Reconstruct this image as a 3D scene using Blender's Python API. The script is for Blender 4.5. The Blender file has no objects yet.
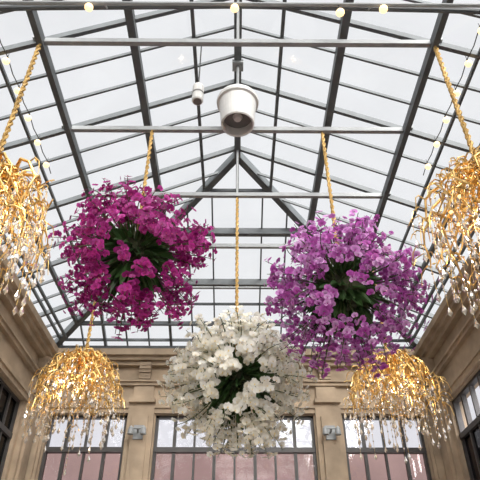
import bpy, math, random
import numpy as np
from mathutils import Vector, Matrix
random.seed(7); rng=np.random.default_rng(7)
S=bpy.context.scene
try: S.view_settings.view_transform='Standard'
except Exception: pass
CH=1.6
# ------------------------------------------------ materials
def mat(name, col, rough=0.5, metal=0.0, noise=0.0, nscale=6.0, emit=None, estr=0, bump=0.0, attr=None, transl=0.0):
    m=bpy.data.materials.new(name); m.use_nodes=True
    nt=m.node_tree; b=nt.nodes['Principled BSDF']; out=nt.nodes['Material Output']
    b.inputs['Base Color'].default_value=(*col,1); b.inputs['Roughness'].default_value=rough; b.inputs['Metallic'].default_value=metal
    src=None
    if attr:
        a=nt.nodes.new('ShaderNodeAttribute'); a.attribute_name=attr; src=a.outputs['Color']
        nt.links.new(src,b.inputs['Base Color'])
    if noise>0:
        tc=nt.nodes.new('ShaderNodeTexCoord'); n=nt.nodes.new('ShaderNodeTexNoise'); n.inputs['Scale'].default_value=nscale; n.inputs['Detail'].default_value=6
        nt.links.new(tc.outputs['Object'],n.inputs['Vector'])
        r=nt.nodes.new('ShaderNodeValToRGB'); r.color_ramp.elements[0].position=.3; r.color_ramp.elements[1].position=.7
        r.color_ramp.elements[0].color=(*[c*(1-noise) for c in col],1); r.color_ramp.elements[1].color=(*[min(1,c*(1+noise)) for c in col],1)
        nt.links.new(n.outputs['Fac'],r.inputs['Fac']); nt.links.new(r.outputs['Color'],b.inputs['Base Color'])
        if bump>0:
            bp=nt.nodes.new('ShaderNodeBump'); bp.inputs['Strength'].default_value=bump
            nt.links.new(n.outputs['Fac'],bp.inputs['Height']); nt.links.new(bp.outputs['Normal'],b.inputs['Normal'])
    if emit:
        b.inputs['Emission Color'].default_value=(*emit,1); b.inputs['Emission Strength'].default_value=estr
    if transl>0:
        t=nt.nodes.new('ShaderNodeBsdfTranslucent'); mx=nt.nodes.new('ShaderNodeMixShader'); mx.inputs[0].default_value=transl
        if src: nt.links.new(src,t.inputs['Color'])
        else: t.inputs['Color'].default_value=(*col,1)
        nt.links.new(b.outputs[0],mx.inputs[1]); nt.links.new(t.outputs[0],mx.inputs[2]); nt.links.new(mx.outputs[0],out.inputs['Surface'])
    return m
def glassmat(name,tint,gloss=0.04,tint2=None):
    m=bpy.data.materials.new(name); m.use_nodes=True; nt=m.node_tree
    nt.nodes.remove(nt.nodes['Principled BSDF']); out=nt.nodes['Material Output']
    t=nt.nodes.new('ShaderNodeBsdfTransparent'); g=nt.nodes.new('ShaderNodeBsdfGlossy'); g.inputs['Roughness'].default_value=.05
    mx=nt.nodes.new('ShaderNodeMixShader'); mx.inputs[0].default_value=gloss
    tc=nt.nodes.new('ShaderNodeTexCoord'); n=nt.nodes.new('ShaderNodeTexNoise'); n.inputs['Scale'].default_value=.6; n.inputs['Detail'].default_value=4
    r=nt.nodes.new('ShaderNodeValToRGB'); r.color_ramp.elements[0].position=.35; r.color_ramp.elements[1].position=.65
    r.color_ramp.elements[0].color=(*(tint2 or [c*.94 for c in tint]),1); r.color_ramp.elements[1].color=(*tint,1)
    nt.links.new(tc.outputs['Object'],n.inputs['Vector']); nt.links.new(n.outputs['Fac'],r.inputs['Fac']); nt.links.new(r.outputs['Color'],t.inputs['Color'])
    nt.links.new(t.outputs[0],mx.inputs[1]); nt.links.new(g.outputs[0],mx.inputs[2]); nt.links.new(mx.outputs[0],out.inputs['Surface'])
    return m
def stonemat(name,col):
    m=bpy.data.materials.new(name); m.use_nodes=True; nt=m.node_tree; b=nt.nodes['Principled BSDF']; b.inputs['Roughness'].default_value=.85
    tc=nt.nodes.new('ShaderNodeTexCoord'); n=nt.nodes.new('ShaderNodeTexNoise'); n.inputs['Scale'].default_value=1.6; n.inputs['Detail'].default_value=9
    n2=nt.nodes.new('ShaderNodeTexNoise'); n2.inputs['Scale'].default_value=30
    r=nt.nodes.new('ShaderNodeValToRGB'); r.color_ramp.elements[0].position=.3; r.color_ramp.elements[1].position=.7
    r.color_ramp.elements[0].color=(*[c*.68 for c in col],1); r.color_ramp.elements[1].color=(*[c*1.15 for c in col],1)
    bp=nt.nodes.new('ShaderNodeBump'); bp.inputs['Strength'].default_value=.25
    for k in (n,n2): nt.links.new(tc.outputs['Object'],k.inputs['Vector'])
    nt.links.new(n.outputs['Fac'],r.inputs['Fac']); nt.links.new(r.outputs['Color'],b.inputs['Base Color'])
    nt.links.new(n2.outputs['Fac'],bp.inputs['Height']); nt.links.new(bp.outputs['Normal'],b.inputs['Normal'])
    return m
M_frame=mat('roof_steel_dark',(.09,.10,.104),.5,0,.2,3)
M_tie=mat('tie_steel_grey',(.27,.28,.28),.45,0,.12,4)
M_glass=glassmat('roof_glass',(.985,.985,.985),.03)
M_pink=glassmat('window_glass_rose',(.74,.60,.58),.05,(.64,.52,.50))
M_clear=glassmat('window_glass_clear',(.97,.96,.98))
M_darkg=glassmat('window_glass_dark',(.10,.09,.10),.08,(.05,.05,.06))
M_wframe=mat('window_frame_bronze',(.05,.045,.042),.5,0,.2,5)
M_stone=stonemat('limestone',(.40,.305,.21))
M_gold=mat('gold_leaf_metal',(.82,.54,.20),.28,1.0,.25,9)
M_rope=mat('gold_rope',(.56,.36,.12),.5,.4,.3,30)
M_cryst=mat('crystal',(1.0,.93,.80),.05); M_cryst.node_tree.nodes['Principled BSDF'].inputs['Transmission Weight'].default_value=.7
M_bulb=mat('warm_bulb',(1,.8,.5),.4,emit=(1,.66,.32),estr=1.5)
M_white=mat('white_enamel',(.66,.65,.62),.35,0,.05,3)
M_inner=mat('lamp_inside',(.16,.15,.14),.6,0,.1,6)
M_black=mat('black_cable',(.03,.03,.03),.6)
M_leaf=mat('orchid_leaf',(.05,.115,.03),.4,attr='Col',transl=.25)
M_petal=mat('orchid_petal',(.5,.1,.4),.55,attr='Col',transl=.45)
M_moss=mat('moss_core',(.05,.06,.025),.95,0,.5,20,bump=.6)
M_floor=mat('floor_stone',(.72,.68,.62),.7,0,.08,2)
# ------------------------------------------------ mesh builder
class MB:
    def __init__(s): s.v=[]; s.f=[]; s.m=[]; s.mats=[]; s.c=None
    def mi(s,m):
        if m not in s.mats: s.mats.append(m)
        return s.mats.index(m)
    def add(s,vs,fs,m):
        o=len(s.v); k=s.mi(m); s.v.extend([tuple(v) for v in vs])
        for f in fs: s.f.append(tuple(i+o for i in f)); s.m.append(k)
    def box(s,x0,x1,y0,y1,z0,z1,m):
        vs=[(x,y,z) for x in(x0,x1) for y in(y0,y1) for z in(z0,z1)]
        s.add(vs,[(0,1,3,2),(4,6,7,5),(0,4,5,1),(2,3,7,6),(0,2,6,4),(1,5,7,3)],m)
    def beam(s,a,b,w,h,m,up=(0,0,1)):
        a=Vector(a);b=Vector(b);d=(b-a).normalized();u=Vector(up)
        if abs(d.dot(u))>.98:u=Vector((0,1,0))
        r=d.cross(u).normalized();u=r.cross(d)
        vs=[p+r*sx*w/2+u*sz*h/2 for p in(a,b) for sx,sz in((-1,-1),(1,-1),(1,1),(-1,1))]
        s.add(vs,[(0,3,2,1),(4,5,6,7),(0,1,5,4),(1,2,6,5),(2,3,7,6),(3,0,4,7)],m)
    def tube(s,pts,rad,m,n=5):
        P=[Vector(p) for p in pts]; N=len(P)
        if not hasattr(rad,'__len__'): rad=[rad]*N
        vs=[];prev=None
        for i,p in enumerate(P):
            t=(P[min(i+1,N-1)]-P[max(i-1,0)])
            t=t.normalized() if t.length>1e-9 else Vector((0,0,1))
            if prev is None:
                a=Vector((1,0,0)) if abs(t.x)<.8 else Vector((0,1,0)); r=t.cross(a).normalized()
            else:
                r=prev-t*prev.dot(t); r=r.normalized() if r.length>1e-6 else t.orthogonal().normalized()
            prev=r;q=t.cross(r)
            for k in range(n):
                an=2*math.pi*k/n; vs.append(p+(r*math.cos(an)+q*math.sin(an))*rad[i])
        fs=[(i*n+k,i*n+(k+1)%n,(i+1)*n+(k+1)%n,(i+1)*n+k) for i in range(N-1) for k in range(n)]
        fs+=[tuple(range(n))[::-1],tuple(range((N-1)*n,N*n))]
        s.add(vs,fs,m)
    def lathe(s,prof,cx,cy,m,n=28,ax=None):
        vs=[(cx+r*math.cos(2*math.pi*k/n),cy+r*math.sin(2*math.pi*k/n),z) for r,z in prof for k in range(n)]
        fs=[(i*n+k,i*n+(k+1)%n,(i+1)*n+(k+1)%n,(i+1)*n+k) for i in range(len(prof)-1) for k in range(n)]
        s.add(vs,fs,m)
    def drop(s,p,r,h,m,n=5):
        x,y,z=p
        vs=[(x,y,z)]+[(x+r*math.cos(2*math.pi*k/n),y+r*math.sin(2*math.pi*k/n),z-h*.65) for k in range(n)]+[(x,y,z-h)]
        s.add(vs,[(0,1+(k+1)%n,1+k) for k in range(n)][::-1]+[(n+1,1+k,1+(k+1)%n) for k in range(n)][::-1],m)
    def ball(s,p,r,m,nu=8,nv=6):
        prof=[(max(1e-4,r*math.sin(math.pi*i/nv)),p[2]-r*math.cos(math.pi*i/nv)) for i in range(nv+1)]
        s.lathe(prof,p[0],p[1],m,nu)
    def rope(s,p0,p1,rad,m):
        p0=Vector(p0);p1=Vector(p1);L=(p1-p0).length;n=max(4,int(L/.05))
        for ph in(0,math.pi):
            pts=[]
            for i in range(n+1):
                t=i/n;a=ph+t*L*22
                q=p0.lerp(p1,t); pts.append((q.x+math.cos(a)*rad*.6,q.y+math.sin(a)*rad*.6,q.z))
            s.tube(pts,rad*.62,m,5)
    def obj(s,name,loc=(0,0,0),smooth=False,colors=None):
        me=bpy.data.meshes.new(name); me.from_pydata(s.v,[],s.f)
        for m in s.mats: me.materials.append(m)
        me.polygons.foreach_set('material_index',s.m)
        if smooth: me.polygons.foreach_set('use_smooth',[True]*len(s.f))
        if colors is not None:
            at=me.color_attributes.new('Col','FLOAT_COLOR','POINT'); at.data.foreach_set('color',np.asarray(colors,dtype=np.float32).ravel())
        me.update(); o=bpy.data.objects.new(name,me); o.location=loc; S.collection.objects.link(o); return o
# ------------------------------------------------ dimensions
W=6.0; Y0=-8.0; Y1=16.3; EZ=7.8+CH; RZ=10.57+CH; SL=(RZ-EZ)/W
def rz(x,y): return EZ+SL*min(W-abs(x),Y1-y,y-Y0)
# ------------------------------------------------ roof
R=MB(); ups=(0,0,1)
R.beam((0,Y0+W,RZ),(0,Y1-W,RZ),.16,.26,M_frame)
for sx in(-1,1):
    for ye,yr in((Y1,Y1-W),(Y0,Y0+W)): R.beam((sx*W,ye,EZ),(0,yr,RZ),.17,.24,M_frame)
for k,w,h in((.9,.07,.1),(2.02,.15,.2),(3.55,.11,.2),(4.3,.05,.07),(4.95,.09,.12),(5.55,.06,.08)):
    d=W-k; z=EZ+SL*d
    for sx in(-1,1): R.beam((sx*k,Y0+d,z-h*.4),(sx*k,Y1-d,z-h*.4),w,h,M_frame)
    for y in(Y0+d,Y1-d): R.beam((-k,y,z-h*.4),(k,y,z-h*.4),w,h,M_frame)
TY=[5.86+2.08*i for i in range(-6,5)]
y=Y0+.35; ys=[5.86+2.08/3*i for i in range(-19,15)]
for y in ys:
    main=any(abs(y-t)<.05 for t in TY)
    d=min(W,Y1-y-.02,y-Y0-.02)
    if d<.3: continue
    w,h=(.075,.13) if main else (.042,.07)
    for sx in(-1,1):
        R.beam((sx*W,y,EZ-h*.1),(sx*(W-d),y,EZ+SL*d-h*.1),w,h,M_frame)
for i in range(-8,9):
    x=i*.694; d=W-abs(x); 
    if d<.3: continue
    main=(i%3==0); w,h=(.075,.13) if main else (.042,.07)
    for s_,ye in((-1,Y1),(1,Y0)): R.beam((x,ye,EZ-h*.1),(x,ye+s_*d,EZ+SL*d-h*.1),w,h,M_frame)
TZ=8.93+CH
for t in TY:
    d=min(t-Y0,Y1-t)
    xe=min(3.62,99)
    if d<1.5: continue
    R.beam((-xe,t,TZ-.02),(xe,t,TZ-.02),.09,.11,M_tie)
    R.beam((0,t,TZ),(0,t,rz(0,t)),.05,.05,M_tie)
    for sx in(-1,1):
        R.beam((sx*3.62,t,TZ-.04),(sx*3.62,t,TZ+.12),.16,.2,M_tie)
# tie at eave level near camera
R.tube([(-W+.02,4.62,EZ-.05),(-3,4.62,EZ+.12),(0,4.62,EZ+.2),(3,4.62,EZ+.12),(W-.02,4.62,EZ-.05)],.045,M_frame,8)
R.tube([(-W+.02,4.45,EZ-.05),(W-.02,4.45,EZ-.05)],.03,M_tie,6)
for x in(-4,-2,0,2,4): R.tube([(x,4.45,EZ-.05),(x,4.62,EZ+.15-.02*abs(x))],.015,M_tie,5)
# gutter ring
for sx in(-1,1):
    R.box(min(sx*5.72,sx*6.05),max(sx*5.72,sx*6.05),Y0,Y1,EZ-.10,EZ+.06,M_frame)
    R.box(min(sx*5.3,sx*5.36),max(sx*5.3,sx*5.36),Y0+.7,Y1-.7,EZ+.1,EZ+.18,M_frame)
for a,b in((Y1-.28,Y1+.05),(Y0-.05,Y0+.28)): R.box(-6,6,a,b,EZ-.10,EZ+.06,M_frame)
R.obj('roof_frame')
G=MB(); o=.06
c=[(-W,Y0,EZ+o),(W,Y0,EZ+o),(W,Y1,EZ+o),(-W,Y1,EZ+o),(0,Y0+W,RZ+o),(0,Y1-W,RZ+o)]
G.add(c,[(0,1,4),(1,2,5,4),(2,3,5),(3,0,4,5)],M_glass); G.obj('ceiling')
# ------------------------------------------------ walls
T=.45; WT=5.75+CH; TR=4.78+CH; SILL=1.0
def wall_strip(B,umin,umax,holes,fn):
    """fn(u0,u1,d0,d1,z0,z1,mat): d=depth into room (neg=outwards)"""
    fn(umin,umax,-T,0,WT,EZ,M_stone); fn(umin,umax,-T,0,0,SILL,M_stone)
    e=umin
    for a,b in holes: fn(e,a,-T,0,SILL,WT,M_stone); e=b
    fn(e,umax,-T,0,SILL,WT,M_stone)
    # cornice courses
    for z0,z1,p in((EZ-.30,EZ-.10,.42),(EZ-.42,EZ-.30,.30),(EZ-.55,EZ-.42,.18),(EZ-1.18,EZ-1.08,.12),(EZ-1.08,EZ-1.02,.18),(WT+.02,WT+.16,.08),(WT+.16,WT+.26,.13)):
        fn(umin,umax,0,p,z0,z1,M_stone)
    fn(umin,umax,0,.08,SILL-.12,SILL,M_stone)
    e=umin
    piers=[]
    for a,b in holes: piers.append((e,a)); e=b
    piers.append((e,umax))
    for a,b in piers:
        w=b-a
        if w<.3: continue
        c=(a+b)/2; hw=min(w/2-.02,.38)
        if w<.6: hw=w/2-.02
        fn(c-hw,c+hw,0,.14,0,WT+.3,M_stone); fn(c-hw*.62,c+hw*.62,.14,.22,.5,WT-.1,M_stone)
        fn(c-hw*1.02,c+hw*1.02,0,.26,WT+.3,WT+.42,M_stone)
        # console bracket
        for j,(zz,pp) in enumerate(((EZ-.62,.34),(EZ-.72,.32),(EZ-.82,.27),(EZ-.92,.22),(EZ-1.0,.20))):
            fn(c-hw*.45,c+hw*.45,0,pp,zz-.0,zz+.1,M_stone)
        fn(c-hw*.8,c+hw*.8,.0,.08,WT+.42,EZ-1.2,M_stone)
def windows(B,holes,fn,upper,lower,nm):
    for a,b in holes:
        n=max(2,round((b-a)/.62))
        fn(a,b,-.2,-.17,SILL,TR,lower); fn(a,b,-.2,-.17,TR,WT,upper)
        fn(a,b,-.26,-.08,TR-.09,TR+.05,M_wframe); fn(a,b,-.26,-.1,WT-.07,WT,M_wframe); fn(a,b,-.26,-.1,SILL,SILL+.1,M_wframe)
        fn(a,a+.08,-.26,-.1,SILL,WT,M_wframe); fn(b-.08,b,-.26,-.1,SILL,WT,M_wframe)
        for i in range(1,n):
            u=a+(b-a)*i/n; w=.045 if i%2 else .03
            fn(u-w,u+w,-.25,-.12,SILL,WT,M_wframe)
        for z in(2.2,3.4,4.6): fn(a,b,-.23,-.14,z-.02,z+.02,M_wframe)
def mk(axis,sgn,base):
    B=MB()
    def fn(u0,u1,d0,d1,z0,z1,m):
        p0=base-sgn*d0; p1=base-sgn*d1
        lo,hi=min(p0,p1),max(p0,p1)
        if axis=='y': B.box(u0,u1,lo,hi,z0,z1,m)
        else: B.box(lo,hi,u0,u1,z0,z1,m)
    return B,fn
hb=[(-5.55,-3.25),(-2.4,2.3),(3.15,5.5)]
B,fn=mk('y',1,Y1); wall_strip(B,-W,W,hb,fn); B.obj('wall_back')
for h in hb:
    B,fn=mk('y',1,Y1); windows(B,[h],fn,M_clear,M_pink,''); B.obj('window_%d'%(hb.index(h)+1))
B,fn=mk('y',-1,Y0); wall_strip(B,-W,W,hb,fn); B.obj('wall_front')
B,fn=mk('y',-1,Y0); windows(B,hb,fn,M_clear,M_clear,''); B.obj('window_4')
hs=[(-6.9,-2.9),(-2.0,2.0),(2.5+.2,6.4),(7.2,10.6),(11.3,15.2)]
for nm,sg,k in(('left',-1,5),('right',1,6)):
    B,fn=mk('x',sg,sg*W); wall_strip(B,Y0,Y1,hs,fn); B.obj('wall_'+nm)
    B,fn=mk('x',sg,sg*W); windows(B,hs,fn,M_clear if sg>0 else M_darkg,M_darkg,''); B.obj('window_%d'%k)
F=MB(); F.box(-W-T,W+T,Y0-T,Y1+T,-.2,0,M_floor); F.obj('floor')
# ------------------------------------------------ orchids
def petal(ang,L,Wd,cup,z0):
    ca,sa=math.cos(ang),math.sin(ang)
    pts=[(0.02,0,0),(.35,-.5,.3),(.75,-.42,.55),(1,0,.5),(.75,.42,.55),(.35,.5,.3),(.55,0,.12)]
    vs=[]
    for r,w,zz in pts:
        x=r*L; y=w*Wd; vs.append((ca*x-sa*y,sa*x+ca*y,z0+zz*cup))
    return vs,[(6,i,(i+1)%6) for i in range(6)]
fv=[];ff=[];fw=[]
def addp(vs,fs,w):
    o=len(fv); fv.extend(vs); ff.extend([tuple(i+o for i in f) for f in fs]); fw.extend(w)
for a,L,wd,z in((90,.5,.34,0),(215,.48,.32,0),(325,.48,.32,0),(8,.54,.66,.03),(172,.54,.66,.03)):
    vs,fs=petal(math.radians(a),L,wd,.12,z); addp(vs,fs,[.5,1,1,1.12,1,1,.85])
lo=[(0,0,.04),(-.09,-.05,.12),(-.05,-.2,.17),(.05,-.2,.17),(.09,-.05,.12)]
addp(lo,[(0,1,2),(0,2,3),(0,3,4)],[-1]*5)
fv=np.array(fv); fw=np.array(fw)
def frames(nrm,spin):
    n=nrm/np.linalg.norm(nrm); up=np.array([0,0,1.]); 
    if abs(n[2])>.95: up=np.array([0,1.,0])
    r=np.cross(up,n); r/=np.linalg.norm(r); u=np.cross(n,r)
    c,s=math.cos(spin),math.sin(spin)
    return np.stack([r*c+u*s,-r*s+u*c,n],axis=1)
def orchid_ball(loc,Rr,pal,lip,hang,nst,seed,droop=.14,vk=.5,sc0=.095,sc1=.15,leafL=.40):
    g=np.random.default_rng(seed); B=MB(); cols=[]
    def pad(c):
        while len(cols)<len(B.v): cols.append((*c,1))
    B.ball((0,0,0),Rr*.26,M_moss,14,10); pad((.05,.06,.03))
    B.rope((0,0,Rr*.2),(0,0,hang-loc[2]),.035,M_rope); pad((.5,.3,.1))
    void=np.array([0,-.72,-.69])
    # leaves
    for i in range(160):
        d=g.normal(size=3); d/=np.linalg.norm(d)
        L=g.uniform(.24,leafL)*Rr; wd=g.uniform(.04,.06)*Rr
        side=np.cross(d,g.normal(size=3)); side/=np.linalg.norm(side); n_=np.cross(side,d)
        base=d*Rr*.18; pts=[]
        for t in(0,.3,.6,.85,1):
            c_=base+d*L*t-np.array([0,0,1])*L*.35*t*t+n_*L*.12*t
            ww=wd*(.35+1.5*t-1.55*t*t*t*1.1) if t<1 else .004
            pts.append(c_-side*ww+n_*.02); pts.append(c_-n_*.015); pts.append(c_+side*ww+n_*.02)
        fs=[]
        for k in range(4): fs+=[(3*k,3*k+1,3*k+4,3*k+3),(3*k+1,3*k+2,3*k+5,3*k+4)]
        B.add(pts,fs,M_leaf); v=g.uniform(.6,1.5); pad((.045*v,.10*v,.028*v))
    pos=[];nor=[]
    # stratified directions (fibonacci sphere, jittered) keep the ball evenly full
    dirs=[]; ga=math.pi*(3-5**.5)
    for i in range(nst):
        zz=1-2*(i+.5)/nst; rr=math.sqrt(1-zz*zz); d=np.array([rr*math.cos(ga*i),rr*math.sin(ga*i),zz])+g.normal(size=3)*.14
        dirs.append(d/np.linalg.norm(d))
    for d in dirs:
        dv=d@void
        if dv>.86 and g.random()<vk: continue
        if dv>.6 and g.random()<vk*.3: continue
        L=g.uniform(.80,1.05)*Rr; side=np.cross(d,g.normal(size=3)); side/=np.linalg.norm(side)
        bend=g.uniform(-.22,.22); pts=[]
        def P(t): 
            q=d*(Rr*.2+(L-Rr*.2)*t)+side*bend*Rr*math.sin(t*2.2)-np.array([0,0,1])*droop*Rr*t*t+np.array([0,0,droop*Rr*.6])*t
            return q
        for t in np.linspace(0,1,6): pts.append(P(t))
        B.tube([tuple(p) for p in pts],[.012,.011,.01,.009,.008,.005],M_leaf,4); pad((.07,.10,.03))
        nf=g.integers(9,14)
        for j in range(nf):
            t=(.62+.40*j/nf if dv>.6 else .50+.52*j/nf)+g.uniform(-.02,.02)
            q=P(t)+side*(.055 if j%2 else -.055)*1.2+g.normal(size=3)*.035
            pos.append(q); n_=q/np.linalg.norm(q)*1.0+g.normal(size=3)*.45+np.array([0,-.15,-.25]); nor.append(n_)
    o=len(B.v); k=B.mi(M_petal); lipc=np.array(lip)
    for q,n_ in zip(pos,nor):
        sc=g.uniform(sc0,sc1); Mx=frames(n_,g.uniform(-.5,.5))
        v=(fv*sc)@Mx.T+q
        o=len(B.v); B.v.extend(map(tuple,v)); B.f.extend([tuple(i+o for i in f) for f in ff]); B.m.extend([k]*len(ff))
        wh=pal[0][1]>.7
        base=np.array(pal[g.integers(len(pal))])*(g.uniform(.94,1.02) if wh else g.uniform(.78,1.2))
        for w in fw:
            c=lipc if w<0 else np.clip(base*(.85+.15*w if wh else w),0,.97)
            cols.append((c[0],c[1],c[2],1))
    print('flowers',len(pos))
    return B.obj('hanging_orchid_basket',loc,colors=cols)
mag=[(.47,.025,.25),(.57,.045,.34),(.34,.014,.19),(.67,.10,.44)]
pnk=[(.66,.20,.60),(.76,.33,.74),(.54,.11,.48),(.84,.48,.82)]
wht=[(.97,.95,.87),(.97,.96,.91),(.96,.92,.81)]
orchid_ball((-1.8,7.94,5.64+CH),1.40,mag,(.5,.02,.16),TZ,225,1,vk=.55)
orchid_ball((1.8,7.97,4.95+CH),1.42,pnk,(.42,.01,.30),TZ,215,2,vk=.45,leafL=.36)
orchid_ball((0,10.05,4.20+CH),1.42,wht,(.85,.70,.36),TZ,270,3,vk=.5,sc0=.115,sc1=.17,leafL=.38)
# ------------------------------------------------ chandeliers
def chandelier_mesh(hangtop):
    B=MB(); r_=random.Random(5); g=r_
    B.rope((0,0,-.1),(0,0,hangtop),.04,M_rope)
    B.lathe([(.001,.12),(.05,.1),(.09,.02),(.06,-.06),(.11,-.14),(.05,-.3),(.03,-.9),(.08,-1.0),(.001,-1.1)],0,0,M_gold,12)
    def leaf(p,d,L):
        p=Vector(p);d=Vector(d).normalized();s_=d.cross(Vector((g.uniform(-1,1),g.uniform(-1,1),g.uniform(-1,1)))).normalized();n_=d.cross(s_)
        B.add([p,p+d*L*.5+s_*L*.22+n_*.01,p+d*L,p+d*L*.5-s_*L*.22+n_*.01],[(0,1,2,3)],M_gold)
    def strand(p,L):
        x,y,z=p
        B.tube([(x,y,z),(x,y,z-L)],.0035,M_gold,4)
        n=int(L/.15)
        for i in range(n): B.drop((x,y,z-.06-i*.15),.019,.07,M_cryst,5)
        B.drop((x,y,z-L),.038,.17,M_cryst,6)
    for tier,(nb,Rm,H,a1,z0) in enumerate(((17,1.0,1.14,1.64,0),(11,.74,1.05,1.6,-.08),(6,.45,.9,1.5,-.2))):
        for i in range(nb):
            th=2*math.pi*(i+g.uniform(-.3,.3))/nb; R_=Rm*g.uniform(.84,1.03); H_=H*g.uniform(.78,1.15); ph=g.uniform(0,6); amp=g.uniform(.07,.13)
            pts=[]
            for j in range(13):
                a=a1*j/12; rr=R_*math.sin(min(a,1.6)); z=z0-.05-H_*(1-math.cos(a))
                tt=th+amp*math.sin(ph+j*1.15)*1.3
                k_=min(1,j/3)
                rr+=amp*.3*k_*math.sin(ph*2+j*1.7)
                pts.append(Vector((rr*math.cos(tt),rr*math.sin(tt),z+amp*.6*k_*math.cos(ph+j*1.4))))
            B.tube(pts,[.036-.0022*j for j in range(13)],M_gold,6)
            for j in range(3,13):
                for _ in range(2):
                    if g.random()>.6: continue
                    # curling twig: random heading, rises then dips
                    p=pts[j]; ta=th+g.uniform(-2.0,2.0); o_=Vector((math.cos(ta),math.sin(ta),0)); L=g.uniform(.12,.26); D=g.uniform(-.04,.28)
                    s2=Vector((-o_.y,o_.x,0))*g.uniform(-.08,.08)
                    tw=[p,p+o_*L*.4+Vector((0,0,.07)),p+o_*L*.8+s2+Vector((0,0,.05-D*.35)),p+o_*L+s2*1.3+Vector((0,0,-D))]
                    B.tube(tw,[.015,.012,.009,.005],M_gold,4)
                    if g.random()<.8:
                        k=g.randint(1,3); leaf(tw[k],(g.uniform(-1,1),g.uniform(-1,1),g.uniform(-1,.3)),g.uniform(.05,.085))
                    if g.random()<.36: strand(tw[-1],g.uniform(.15,.5))
                if g.random()<.4: leaf(pts[j],(g.uniform(-1,1),g.uniform(-1,1),g.uniform(-1,.6)),g.uniform(.05,.09))
            strand(pts[-1],g.uniform(.35,.95))
    for i in range(10):
        a=i*.63; B.ball((.55*math.cos(a),.55*math.sin(a),-.72),.035,M_bulb,8,6)
        B.tube([(0,0,-.55),(.3*math.cos(a),.3*math.sin(a),-.68),(.55*math.cos(a),.55*math.sin(a),-.75)],.012,M_gold,4)
    return B
CB=chandelier_mesh(TZ-(5.74+CH))
c0=CB.obj('gold_chandelier',(-3.56,5.83,5.74+CH))
chs=[c0]
for k,(x,y) in enumerate(((3.56,5.83),(-3.58,12.1),(3.58,12.1))):
    c=bpy.data.objects.new('gold_chandelier',c0.data); c.location=(x,y,5.74+CH); c.rotation_euler=(0,0,(math.pi/2)*(k+1)); S.collection.objects.link(c); chs.append(c)
for c in chs:
    l=bpy.data.lights.new('lamp','POINT'); l.energy=20; l.color=(1,.82,.6); l.shadow_soft_size=.12
    lo_=bpy.data.objects.new('lamp',l); lo_.parent=c; lo_.location=(.12,.12,-.9); S.collection.objects.link(lo_)
# ------------------------------------------------ pendant lamp, speaker
P=MB(); zb=8.46+CH; zt=zb+.85; py=7.42
P.lathe([(.30,zb+.25),(.29,zb+.02),(.315,zb),(.335,zb+.02),(.35,zb+.3),(.385,zb+.62),(.43,zb+.64),(.44,zb+.70),(.42,zb+.76),(.36,zb+.80),(.15,zt),(.001,zt+.02)],0,py,M_white,36)
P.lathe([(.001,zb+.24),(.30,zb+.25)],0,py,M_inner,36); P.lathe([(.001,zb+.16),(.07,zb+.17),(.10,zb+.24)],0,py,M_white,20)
P.tube([(0,py,zt),(0,py,RZ-.1)],.03,M_tie,8)
P.box(-.12,.12,py-.12,py+.12,RZ-.2,RZ-.1,M_tie); P.obj('pendant_lamp',smooth=False)
Sp=MB(); sx,sy=-.76,6.75; z0=8.35+CH
Sp.lathe([(.001,z0),(.095,z0),(.11,z0+.03),(.11,z0+.42),(.095,z0+.46),(.001,z0+.47)],sx,sy,M_white,18)
Sp.lathe([(.001,z0-.01),(.08,z0-.005)],sx,sy,M_inner,18)
Sp.lathe([(.113,z0+.2),(.113,z0+.24)],sx,sy,M_inner,18)
Sp.tube([(sx,sy,z0+.42),(sx,sy,rz(sx,sy)-.02)],.014,M_black,5); Sp.obj('hanging_loudspeaker')
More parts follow.
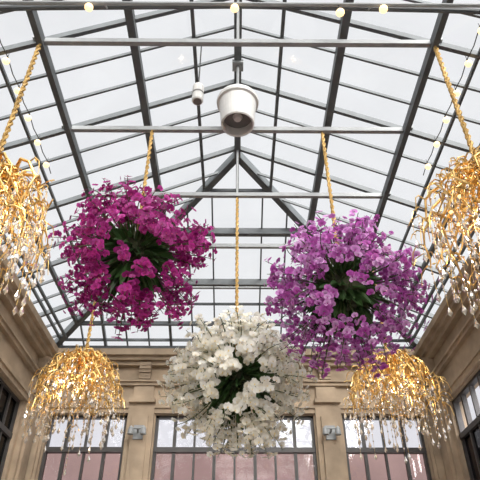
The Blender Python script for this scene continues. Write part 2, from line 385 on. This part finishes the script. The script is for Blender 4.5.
# ------------------------------------------------ string lights
L=MB()
for s_ in(-1,1):
    x=s_*4.12; pts=[]
    y=1.4
    while y<8.8:
        z=rz(x,y)-.16; pts+= [(x,y,z+.06),(x,y+.33,z-.0)]
        L.tube([(x,y,z+.06),(x,y,z-.02)],.016,M_black,5); L.ball((x,y,z-.06),.065,M_bulb,10,8)
        L.tube([(x,y,z+.05),(x,y,rz(x,y)-.0)],.006,M_black,4)
        y+=.65
    L.tube(pts,.010,M_black,5)
for x,z in((-2.2,EZ-.1),(-.05,EZ-.1),(1.5,EZ-.2),(2.15,EZ-.1)):
    L.tube([(x,4.45,EZ-.05),(x,4.45,z-.02)],.015,M_black,5); L.ball((x,4.45,z-.06),.065,M_bulb,10,8)
L.obj('string_lights')
for k,x in enumerate((-2.83,2.72)):
    B=MB(); z=6.75; y=Y1-.24
    B.box(x-.14,x+.14,y-.02,y+.03,z-.2,z+.2,M_tie)
    B.tube([(x,y,z),(x,y-.22,z+.05)],.03,M_tie,8); B.tube([(x-.2,y-.22,z+.05),(x+.2,y-.22,z+.05)],.025,M_tie,8)
    for s_ in(-1,1): B.lathe([(.02,z+.12),(.07,z+.06),(.09,z-.12),(.08,z-.13),(.001,z-.10)],x+s_*.18,y-.22,M_tie,14)
    B.obj('wall_spotlight')
# ------------------------------------------------ light
w=bpy.data.worlds.new('sky'); S.world=w; w.use_nodes=True; nt=w.node_tree; bg=nt.nodes['Background']
tc=nt.nodes.new('ShaderNodeTexCoord'); dt=nt.nodes.new('ShaderNodeVectorMath'); dt.operation='DOT_PRODUCT'; sd=Vector((.25,-.8,.42)).normalized(); dt.inputs[1].default_value=sd
r=nt.nodes.new('ShaderNodeValToRGB'); e=r.color_ramp.elements
e[0].position=.0; e[0].color=(.90,.915,.94,1); e[1].position=1; e[1].color=(4.4,4.4,4.4,1)
e2=r.color_ramp.elements.new(.25); e2.color=(.97,.975,.985,1)
nt.links.new(tc.outputs['Generated'],dt.inputs[0]); nt.links.new(dt.outputs['Value'],r.inputs['Fac'])
nt.links.new(r.outputs['Color'],bg.inputs['Color']); bg.inputs['Strength'].default_value=1.0
sl=bpy.data.lights.new('sun','SUN'); sl.energy=4.8; sl.angle=math.radians(30); sl.color=(1,.98,.95)
so=bpy.data.objects.new('sun',sl); so.rotation_euler=(-sd).to_track_quat('-Z','Y').to_euler(); so.location=(0,-20,30); S.collection.objects.link(so)
# ------------------------------------------------ camera
cd=bpy.data.cameras.new('camera'); cam=bpy.data.objects.new('camera',cd); S.collection.objects.link(cam)
cd.sensor_width=36; cd.lens=552/480*36; cam.location=(0,0,CH); cam.rotation_euler=(math.radians(127),0,-.0065)
S.camera=cam
